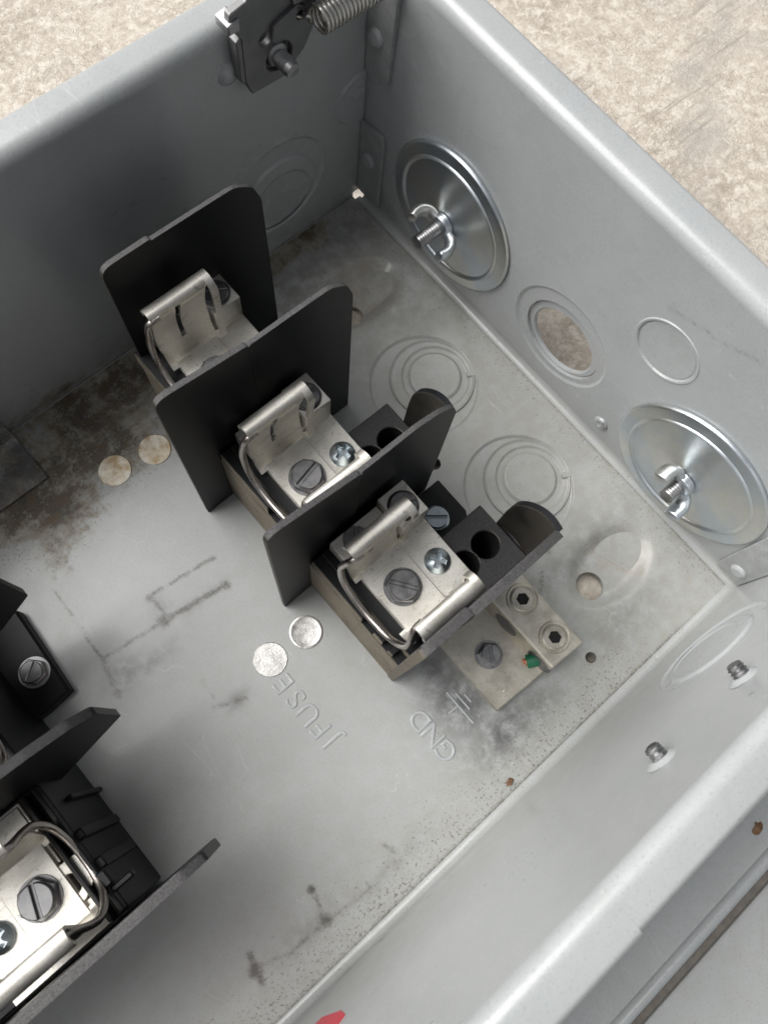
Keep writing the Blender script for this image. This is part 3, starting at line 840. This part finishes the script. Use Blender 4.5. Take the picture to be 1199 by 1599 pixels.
# ------------------------------------------------------------------ three-pole fuse block
fb = thing("fuse_block", "black plastic three-pole fuse block with tall barriers in the middle of the box", "fuse block", (98, 96, 0))
YC = [52.6, 99.0, 145.4]
b = B()
XZ = lambda y: frame((0, y, 0), (0, -1, 0), (1, 0, 0))       # a = x, b = z, thickness towards -y
# lower body under all three poles, upper blocks, cable channel, ledges by the spring wires
box(b, 88.0, 125.0, 30.0, 163.6, 0.05, 40.0, .5, .3)
for yc in YC:
    box(b, 88.2, 121.0, yc - 25.4, yc + 18.0, 39.0, 45.55, .4, .3)
    box(b, 121.05, 124.9, yc - 25.4, yc - 1.0, 39.0, 45.9, .4, .35)
    box(b, 121.05, 124.6, yc + 4.2, yc + 8.6, 39.0, 44.6, .3, .3)
    box(b, 121.05, 124.6, yc + 11.2, yc + 13.6, 39.0, 43.4, .3, .3)
    hx = [circ(78.6, yc + 6.4, 4.7, 32), circ(89.2 - 1.2, yc + 7.0, 4.6, 32)]
    plate(b, rrect(70.8, 93.2, yc - 4.6, yc + 18.0, .4, 2), hx, TOP, 0.05 if yc > 120 else 12.0, 46.0, .35)
make("base", b, BLACK, fb, lambda V: dict(film_sheen=sstep(V[:, 2], 43, 45) * 0.30 * (V[:, 0] < 95)))
for yc in YC:
    b = B()
    for hxx, hyy, hr in ((78.6, yc + 6.4, 4.62), (88.0, yc + 7.0, 4.52)):
        lathe(b, [(hr, 45.85), (hr, 14), (0.001, 14)], frame((hxx, hyy, 0), (0, 0, 1)), 32)
    make("wire_hole", b, HOLEM, fb)
# mounting foot
b = B(); plate(b, rpoly([(64.5, 120.5), (88, 120.5), (88, 141.5), (68, 141.5), (64.5, 136)], .8), [], TOP, 0.05, 11.6, .4)
make("mounting_foot", b, BLACK, fb)
b = B(); F = frame((75.6, 131.4, 11.6), (0, 0, 1), (1, 0, 0)); lathe(b, [(5.0, 0), (5.0, .8), (4.4, 1.2), (0.001, 1.2)], F, 32); slot_head(b, F, 4.1, 3.0, 1.1, 2.45, 0.4)
make("mounting_screw", b, SCREWZ, fb)
# barriers
def barrier(parent, y, xl, zl, main_top, xr=69.5, zr=88.0, flap=True, name="barrier", xj=108.0, zj=96.6, dz=.8):
    b = B(); F = XZ(y)
    pts = [(67.6, 0.1), (xj + .4, 0.1), (xj + .4, zj), (86, zj - .5), (77.5, zj - dz), (71.5, zj - dz - 4.5), (68.9, zj - dz - 12)]
    plate(b, rpoly(pts, [0, 0, 0, 8, 7, 8, 9], 6), [], F, -0.75, 0.75, .2)
    plate(b, rpoly([(xj - 1.2, 0.08), (xl, 0.08), (xl - .3, zl), (xj - 1.2, zj + 1.5)], [0, .8, 4.0, 1.2], 6), [], F, -1.25, 0.55, .25)
    box(b, xj - 2.0, xj - 1.25, y + .7, y + 1.3, 24, zj + .6, .1, .1)      # moulded seam
    return make(name, fix(b), BLACK, parent, lambda V: dict(film_sheen=np.full(len(V), .75), clean=np.full(len(V), .85)), sharp=30)  # pale top edges carry the sky's sheen as colour
barrier(fb, 28.6, 124.0, 96.4, 0, zj=95.0)
barrier(fb, 71.6, 136.8, 102.6, 0)
barrier(fb, 117.9, 137.6, 106.4, 0, zj=95.8, dz=3.4)
# low end wall seen edge on
b = B()
pts = [(69.8, 30.0), (125.3, 0.1), (125.6, 97.5), (108.0, 94.0)]
plate(b, rpoly([(108.2, 0.1), (125.4, 0.1), (125.8, 98.4), (108.2, 93.6)], [0, .8, 3.5, .6]), [], XZ(163.6), -1.5, 1.4, .45)
plate(b, rpoly([(70.2, 0.1), (108.8, 0.1), (108.8, 93.0), (96, 91), (82, 86), (70.2, 79.6)], [0, 0, .6, 8, 8, 2.0]), [], XZ(164.3), -1.4, 1.4, .4)
make("end_barrier", fix(b), BLACK, fb, lambda V: dict(film_sheen=np.full(len(V), .7), clean=np.full(len(V), .4)), sharp=30)
# curved wire guides at the lug end of each barrier
for yb, zt in ((71.0, 76.0), (117.2, 80.0), (163.4, 78.6)):
    b = B()
    top = spline([(yb - 14.8, 58, 0), (yb - 14.2, zt - 13.5, 0), (yb - 12.2, zt - 9.0, 0), (yb - 8.6, zt - 5.2, 0), (yb - 4.5, zt - 2.4, 0), (yb + .6, zt, 0)], 5)
    ol = [(yb + .6, 44.0)] + [(p[0], p[1]) for p in top][::-1] + [(yb - 14.8, 44.0)]
    plate(b, ol, [], frame((69.6, 0, 0), (1, 0, 0), (0, 1, 0)), -1.2, 1.0, .35, grid=1.6,
          bend=lambda y, z, yb=yb: 0.028 * (y - yb + 8.0) ** 2 - 1.2 - 0.02 * (z - 46))
    make("wire_guide", b, BLACK, fb, lambda V: dict(clean=np.full(len(V), .86)), sharp=40)
fuse_clip(fb, YC[0], 108.6, 1, "fuse clip behind two barriers, nearest the dark wall", slot=.3, seed=1)
fuse_clip(fb, YC[1], 109.0, 1, "middle fuse clip between the two tall barriers", slot=.2, seed=2)
fuse_clip(fb, YC[2], 109.0, 1, "frontmost fuse clip beside the grounding lug", slot=-.95, seed=3)

# ------------------------------------------------------------------ switch block at the lower left, only its fuse end in view
sw = thing("switch_block", "black plastic switch base with fuse clip cut off by the lower left corner", "switch base", (245, 130, 0))
b = B()
box(b, 226.0, 330.0, 27.0, 163.0, 0.05, 45.5, .6, .4)
box(b, 229.6, 231.0, 120.5, 162.5, 45.5, 50.5, .3, .3)
box(b, 226.2, 227.6, 120.5, 162.5, 45.4, 48.8, .3, .3)
make("housing", b, BLACK, sw)
for y, z0, z1, w in ((127.0, 0.1, 34, 1.6), (138.6, 6.0, 45.4, 3.0), (148.4, 10.0, 45.4, 3.4)):
    b2 = B(); box(b2, 223.9, 226.6, y - w / 2, y + w / 2, z0, z1, .5, .5)
    make("rib", b2, BLACK, sw)
b = B(); box(b, 219.6, 227.6, 155.4, 157.4, 44.0, 47.6, .6, .5); box(b, 224.4, 228.4, 150.0, 155.2, 45.6, 49.2, .8, .6)
make("latch", b, BLACK, sw)
b = B()
plate(b, rpoly([(228.0, 142.0), (236.5, 141.5), (236.5, 153.6), (232.6, 153.6), (228.0, 151.0)], .4), [circ(233.6, 148.0, 2.9, 24)], TOP, 46.0, 48.4, .25)
plate(b, rpoly([(231.2, 153.8), (262, 153.8), (262, 163.0), (231.2, 163.0)], .4), [], TOP, 45.6, 47.2, .25)
plate(b, rpoly([(232.4, 120.5), (262, 120.5), (262, 153.4), (236.8, 153.4), (236.8, 141.2), (232.4, 141.2)], .4), [], TOP, 45.6, 47.3, .25)
make("contact_plate", b, TIN, sw)
def wing(y, top=88.0):
    b = B()
    pts = [(197.0, 46.0), (226.2, 24.0), (226.2, 0.1), (330, 0.1), (330, top + 4), (262, top + 2), (232, top - 1), (214, top - 5.0), (203, top - 9.5), (197.0, top - 16)]
    plate(b, rpoly(pts, [2.5, 1, 0, 0, 0, 10, 10, 8, 5, 4], 6), [], XZ(y), -1.4, 1.4, .45)
    return make("barrier", b, BLACK, sw, lambda V: dict(film_sheen=np.full(len(V), 1.0 if y > 150 else .3)), sharp=30)
wing(71.5, 90); wing(118.3, 88); wing(165.6, 88)
b = B(); plate(b, rpoly([(210.0, 60), (210.9, 76.2), (212.1, 94.6), (222, 95.6), (240, 95), (240, 60)], .5), [], TOP, 0.05, 6.0, .9)
make("mounting_foot", b, BLACK, sw)
b = B(); F = frame((217.5, 82.1, 6.0), (0, 0, 1), (1, 0, 0)); plate(b, rpoly(hexagon(4.7, .2), .5, 2), [], F, 0, 3.0, .4); slot_head(b, F, 3.6, 1.6, 1.0, .6, 2.6)
lathe(b, [(5.4, 0.02), (5.4, .7), (0.001, .7)], F, 32)
make("mounting_screw", b, STEEL, sw)
fuse_clip(sw, YC[2] + .4, 241.2, -1, "fuse clip of the switch base with bowed spring wire", rear=False, slot=1.25, seed=4, squeeze=1.5)
fuse_clip(sw, YC[1], 241.2, -1, "half hidden fuse clip at the left edge", rear=False, slot=.7, seed=5)

# ------------------------------------------------------------------ grounding lug
gl = thing("grounding_lug", "cast aluminium grounding lug with two hex socket set screws by the fuse block", "grounding lug", (83, 182, 0))
b = B()
prof = [(103.6, 0.1), (104.4, 4.2), (104.0, 4.9), (82.6, 5.2), (81.0, 13.6), (80.2, 14.2), (66.6, 14.2), (65.8, 13.6), (64.8, 0.1)]
vs, fs = [], []
n_ = len(prof)
YS = (166.0, 166.5, 197.0, 197.5)
for k, y in enumerate(YS):
    e = 0.35 if k in (0, 3) else 0.0
    sl = (lambda x: (2.0 if k > 1 else 0.0) * (1 - (x - 64) / 40.0))
    vs += [(84 + (x - 84) * (1 - e * .02), y + sl(x), max(.1, z - e)) for x, z in prof]
for k in range(3):
    for i in range(n_):
        j = (i + 1) % n_; fs.append((k * n_ + i, k * n_ + j, (k + 1) * n_ + j, (k + 1) * n_ + i))
fs += [tuple(range(n_)), tuple(range(3 * n_, 4 * n_))[::-1]]
b.add(vs, fs)
make("lug_body", fix(b), LUGM, gl, sharp=25)
for (x, y) in ((71.8, 174.0), (72.4, 191.4)):
    b = B(); F = frame((x + .4, y - .2, 14.2), (0, 0, 1))
    lathe(b, [(5.9, 0.02), (5.6, .5), (5.1, .12), (4.8, .1), (4.5, .5), (4.1, .72)], F, 40, False)
    plate(b, circ(0, 0, 4.1, 40), [rpoly(hexagon(2.35, .4), .3, 2)], F, -.4, .75, .15, back=False)
    s_ = make("set_screw", b, LUGM, gl)
    b = B(); plate(b, hexagon(2.5, .4), [], F, -.35, 0.10, 0); make("hex_socket", b, HOLEM, s_)
b = B(); F = frame((93.0, 180.9, 4.9), (0, 0, 1), (1, 0, 0))
lathe(b, [(5.2, 0.02), (5.2, .5), (0.001, .5)], F, 36); plate(b, rpoly(hexagon(4.5, .3), .4, 2), [], F, .3, 3.4, .5); slot_head(b, F, 3.4, 1.2, .9, .95, 3.2)
make("mounting_screw", b, STEEL, gl)
# wire entries in the sloping face: flat plates, the hollows' shade painted dark grey
SLN = Vector((8.4, 0, 1.6)).normalized()
for y in (176.9, 194.2):
    b = B()
    out = [(5.2 * math.cos(a) * abs(math.cos(a)) ** .25, 3.3 * math.sin(a)) for a in [2 * math.pi * i / 28 for i in range(28)]]
    f_ = frame((81.9, y, 9.2), SLN, (0, 1, 0.0))
    plate(b, out, [], f_, -1.0, 0.12, .1)
    make("wire_entry", b, GALV, gl)
gl_marks = B()
for i in range(14):     # worn cast-in marks, no longer legible
    x, y = 98 - (i % 3) * 3.0 + random.uniform(-.4, .4), 190.5 - (i // 3) * 0.0 + random.uniform(-.5, 4.5)
    tube(gl_marks, [(x, y, 4.95), (x + random.uniform(-1, 1), y + random.uniform(-1, 1), 4.98)], .16, 5)
make("worn_markings", gl_marks, BRIGHT, gl)
ws = thing("wire_stub", "short end of green insulated copper wire in the grounding lug", "wire", (84, 191, 8))
b = B(); tube(b, spline([(79.6, 194.0, 8.0), (82.0, 193.0, 7.8), (84.6, 191.6, 7.0)], 4), 2.5, 16); make("insulation", b, GREEN, ws, sharp=50)
b = B(); tube(b, spline([(84.0, 191.9, 7.2), (85.0, 191.4, 6.9)], 3), 1.5, 12)
for i in range(6): tube(b, [(84.2, 191.8 + .9 * math.cos(i), 7.2 + .9 * math.sin(i)), (85.5, 191.1 + .9 * math.cos(i), 6.8 + .9 * math.sin(i))], .45, 6)
make("copper_core", b, COPPER, ws)

# ------------------------------------------------------------------ interlock bracket and spring on the back wall
ib = thing("interlock_bracket", "grey steel interlock bracket hooked over the rim of the back wall", "bracket", (42, 3, 105))
b = B()
pts = [(51.4, 90.8), (53.4, 96.6), (53.2, 111.5), (56.6, 117.0), (56.2, 121.0), (50.0, 122.0), (49.0, 150), (24.0, 150), (24.8, 111), (26.6, 103.0), (31.0, 96.0), (39.5, 90.2)]
Fl = frame((0, 2.0, 0), (0, 1, 0), (1, 0, 0))
mir = lambda L_: [(x, -z) for x, z in L_]
plate(b, mir(rpoly(pts, [.6, .6, 2, 1, 1, 1, 0, 0, 2, 3, 6, 2])), [circ(40.6, -98.6, 4.9, 32), circ(45.0, -107.1, 2.3, 24)], Fl, .2, 2.4, .3)
make("bracket_plate", b, GALV, ib)
b = B(); plate(b, mir(rpoly([(53.0, 95), (55.0, 97.5), (55.0, 111), (53.0, 112.5)], .5)), [], Fl, -1.2, 2.2, .4); make("folded_edge", b, GALV, ib)
b = B(); plate(b, mir(rpoly([(53.5, 115.2), (57.6, 115.4), (57.6, 118.4), (53.5, 119.2)], .5)), [], Fl, -2.5, 3.2, .4); make("hook_tooth", b, STEEL, ib)
b = B(); plate(b, mir(rpoly([(44.0, 106), (40.5, 104.6), (32.0, 107), (30.5, 111), (34, 113.6), (43, 111)], 1.6)), [circ(33.4, -110.0, 1.3, 16)], Fl, 2.5, 3.9, .3); make("link", b, GALV, ib)
b = B(); plate(b, mir(rpoly([(36, 116.5), (27, 116.0), (26, 113.8), (28, 113.4), (36, 114.6)], .6)), [], Fl, 2.5, 4.4, .3); make("stop_tab", b, STEEL, ib)
b = B(); F = frame((40.8, 1.0, 98.8), (0, 1, 0), (1, 0, 0))
lathe(b, [(4.0, 0), (4.0, 2.4), (3.4, 3.2)] + sum([[(2.7, 3.3 + i * .9), (2.2, 3.7 + i * .9), (2.7, 4.1 + i * .9)] for i in range(6)], []) + [(2.4, 9.6), (2.2, 10.2), (0.001, 10.4)], F, 24)
make("stud", b, STEEL, ib, sharp=60)
sp = thing("tension_spring", "bright steel coil spring hooked to the interlock bracket", "spring", (22, 10, 110))
b = B()
ax0, ax1 = Vector((31.0, 10.5, 110.4)), Vector((6.0, 10.0, 109.6)); turns = 17
d_ = (ax1 - ax0).normalized(); u_ = d_.orthogonal().normalized(); v_ = d_.cross(u_)
pth = [ax0 + (ax1 - ax0) * (i / (turns * 16)) + u_ * (3.9 * math.cos(i / 16 * 2 * math.pi)) + v_ * (3.9 * math.sin(i / 16 * 2 * math.pi)) for i in range(turns * 16 + 1)]
tube(b, pth, .68, 8); make("coil", b, NICKEL, sp, sharp=80)
b = B(); tube(b, spline([pth[0], ax0 + Vector((1.6, -1.5, 1.0)), (33.4, 7.0, 110.0), (34.6, 4.5, 109.8), (35.4, 3.4, 110.2)], 6), .6, 8); make("hook", b, NICKEL, sp, sharp=80)

# ------------------------------------------------------------------ grey angle bracket by the back wall at the left edge
ab = thing("angle_bracket", "grey painted angle bracket on the stained floor at the left edge", "bracket", (190, 12, 0))
b = B()
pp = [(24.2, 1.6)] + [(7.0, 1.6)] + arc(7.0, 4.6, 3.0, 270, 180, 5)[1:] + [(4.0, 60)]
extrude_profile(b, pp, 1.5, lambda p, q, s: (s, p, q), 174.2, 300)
make("angle_plate", fix(b), PAINT, ab, lambda V: dict(speck=np.full(len(V), .6), smudge_shade=np.full(len(V), 1.0), stain_shade=np.full(len(V), .62), film_sheen=np.full(len(V), .5), rust=.5 * np.exp(-((V[:, 0] - 186) / 5) ** 2 - ((V[:, 1] - 20) / 4) ** 2)))  # heavy soiling values also paint the shade over this plate

# ------------------------------------------------------------------ screw tips in the front wall
for x, z, lab in ((61.4, 83.0, "rusty screw tip poking through the near wall, close to its round knockout"), (93.6, 82.4, "rusty screw tip poking through the near wall, farther from its round knockout")):
    t = thing("screw_tip", lab, "screw", (x, W, z), "screw tips through the near wall")
    F = frame((x, W, z), (-0.05, -1, 0.0), (1, 0, 0))
    b = B(); lathe(b, [(5.0, -.05), (4.2, .35), (3.3, .9), (2.9, 1.1), (2.2, .8)], F, 24); make("raised_collar", b, PAINT, t, sharp=60)
    b = B()
    prof = [(2.1, 0.5)] + sum([[(2.45, 1.0 + i * 1.05), (1.9, 1.45 + i * 1.05)] for i in range(3)], []) + [(2.2, 3.9), (1.7, 4.3), (0.001, 4.1)]
    lathe(b, prof, F, 14)
    b.v = [(p[0] + random.uniform(-.15, .15), p[1] + random.uniform(-.12, .12), p[2] + random.uniform(-.15, .15)) for p in b.v]
    make("threaded_tip", b, STEEL, t, sharp=20)

# ------------------------------------------------------------------ red sticker on the front wall
b = B(); plate(b, rpoly([(199.6, 40.2), (200.9, 34.0), (208, 24), (232, 24), (232, 44), (207, 44.8)], .4), [], FRONT, .02, .18, .05)
o = make("warning_sticker", b, RED)
o["label"], o["category"] = "red corner of a sticker on the near wall, cut by the bottom edge", "sticker"

# ------------------------------------------------------------------ the cover lying open beyond the front rim
dr = thing("enclosure_cover", "grey painted steel cover lying open below the near rim at the lower right", "cover", (120, 280, 38))
b = B()
plate(b, rrect(-120, 420, 228.5, 279.3, .5, 2), [], TOP, 38.4, 40.0, .3)
make("hinge_flange", b, PAINT, dr, edge_field(.1))
b = B(); extrude_profile(b, [(278.4, 38.5), (278.4, 40.3)] + arc(279.5, 40.5, 1.1, 180, 20, 6) + [(280.7, 40.0)], .8, lambda p, q, s: (s, p, q), -120, 420, 30); make("lip", fix(b), PAINT, dr)
b = B(); plate(b, rrect(-120, 420, 280.4, 285.0, .5, 2), [], TOP, 35.0, 38.6, .5); make("gasket", b, FOAM, dr)
b = B(); plate(b, rrect(-120, 420, 285.1, 440, .6, 2), [], TOP, 36.5, 39.4, .5); make("cover_panel", b, PAINT, dr, edge_field(.4))

# ------------------------------------------------------------------ bits of debris
def leaf(x, y, z, s, label, seed):
    rnd = random.Random(seed); b = B()
    pts = [(x + s * (0.6 + .5 * rnd.random()) * math.cos(a) * 1.5, y + s * (0.5 + .6 * rnd.random()) * math.sin(a)) for a in [i * 2 * math.pi / 13 for i in range(13)]]
    plate(b, pts, [], TOP, z, z + .35, .1)
    b.v = [(p[0], p[1], p[2] + .5 * math.sin(p[0] * 1.3)) for p in b.v]
    o = make("leaf_fragment", b, LEAF); o["label"], o["category"] = label, "leaf fragment"
leaf(116.9, 218.6, 0.6, 1.3, "tiny orange brown leaf fragment on the box floor by the near wall", 3)
leaf(73.0, 271.5, 40.3, 1.7, "crumbled brown leaf fragment on the open cover under the near rim", 5)
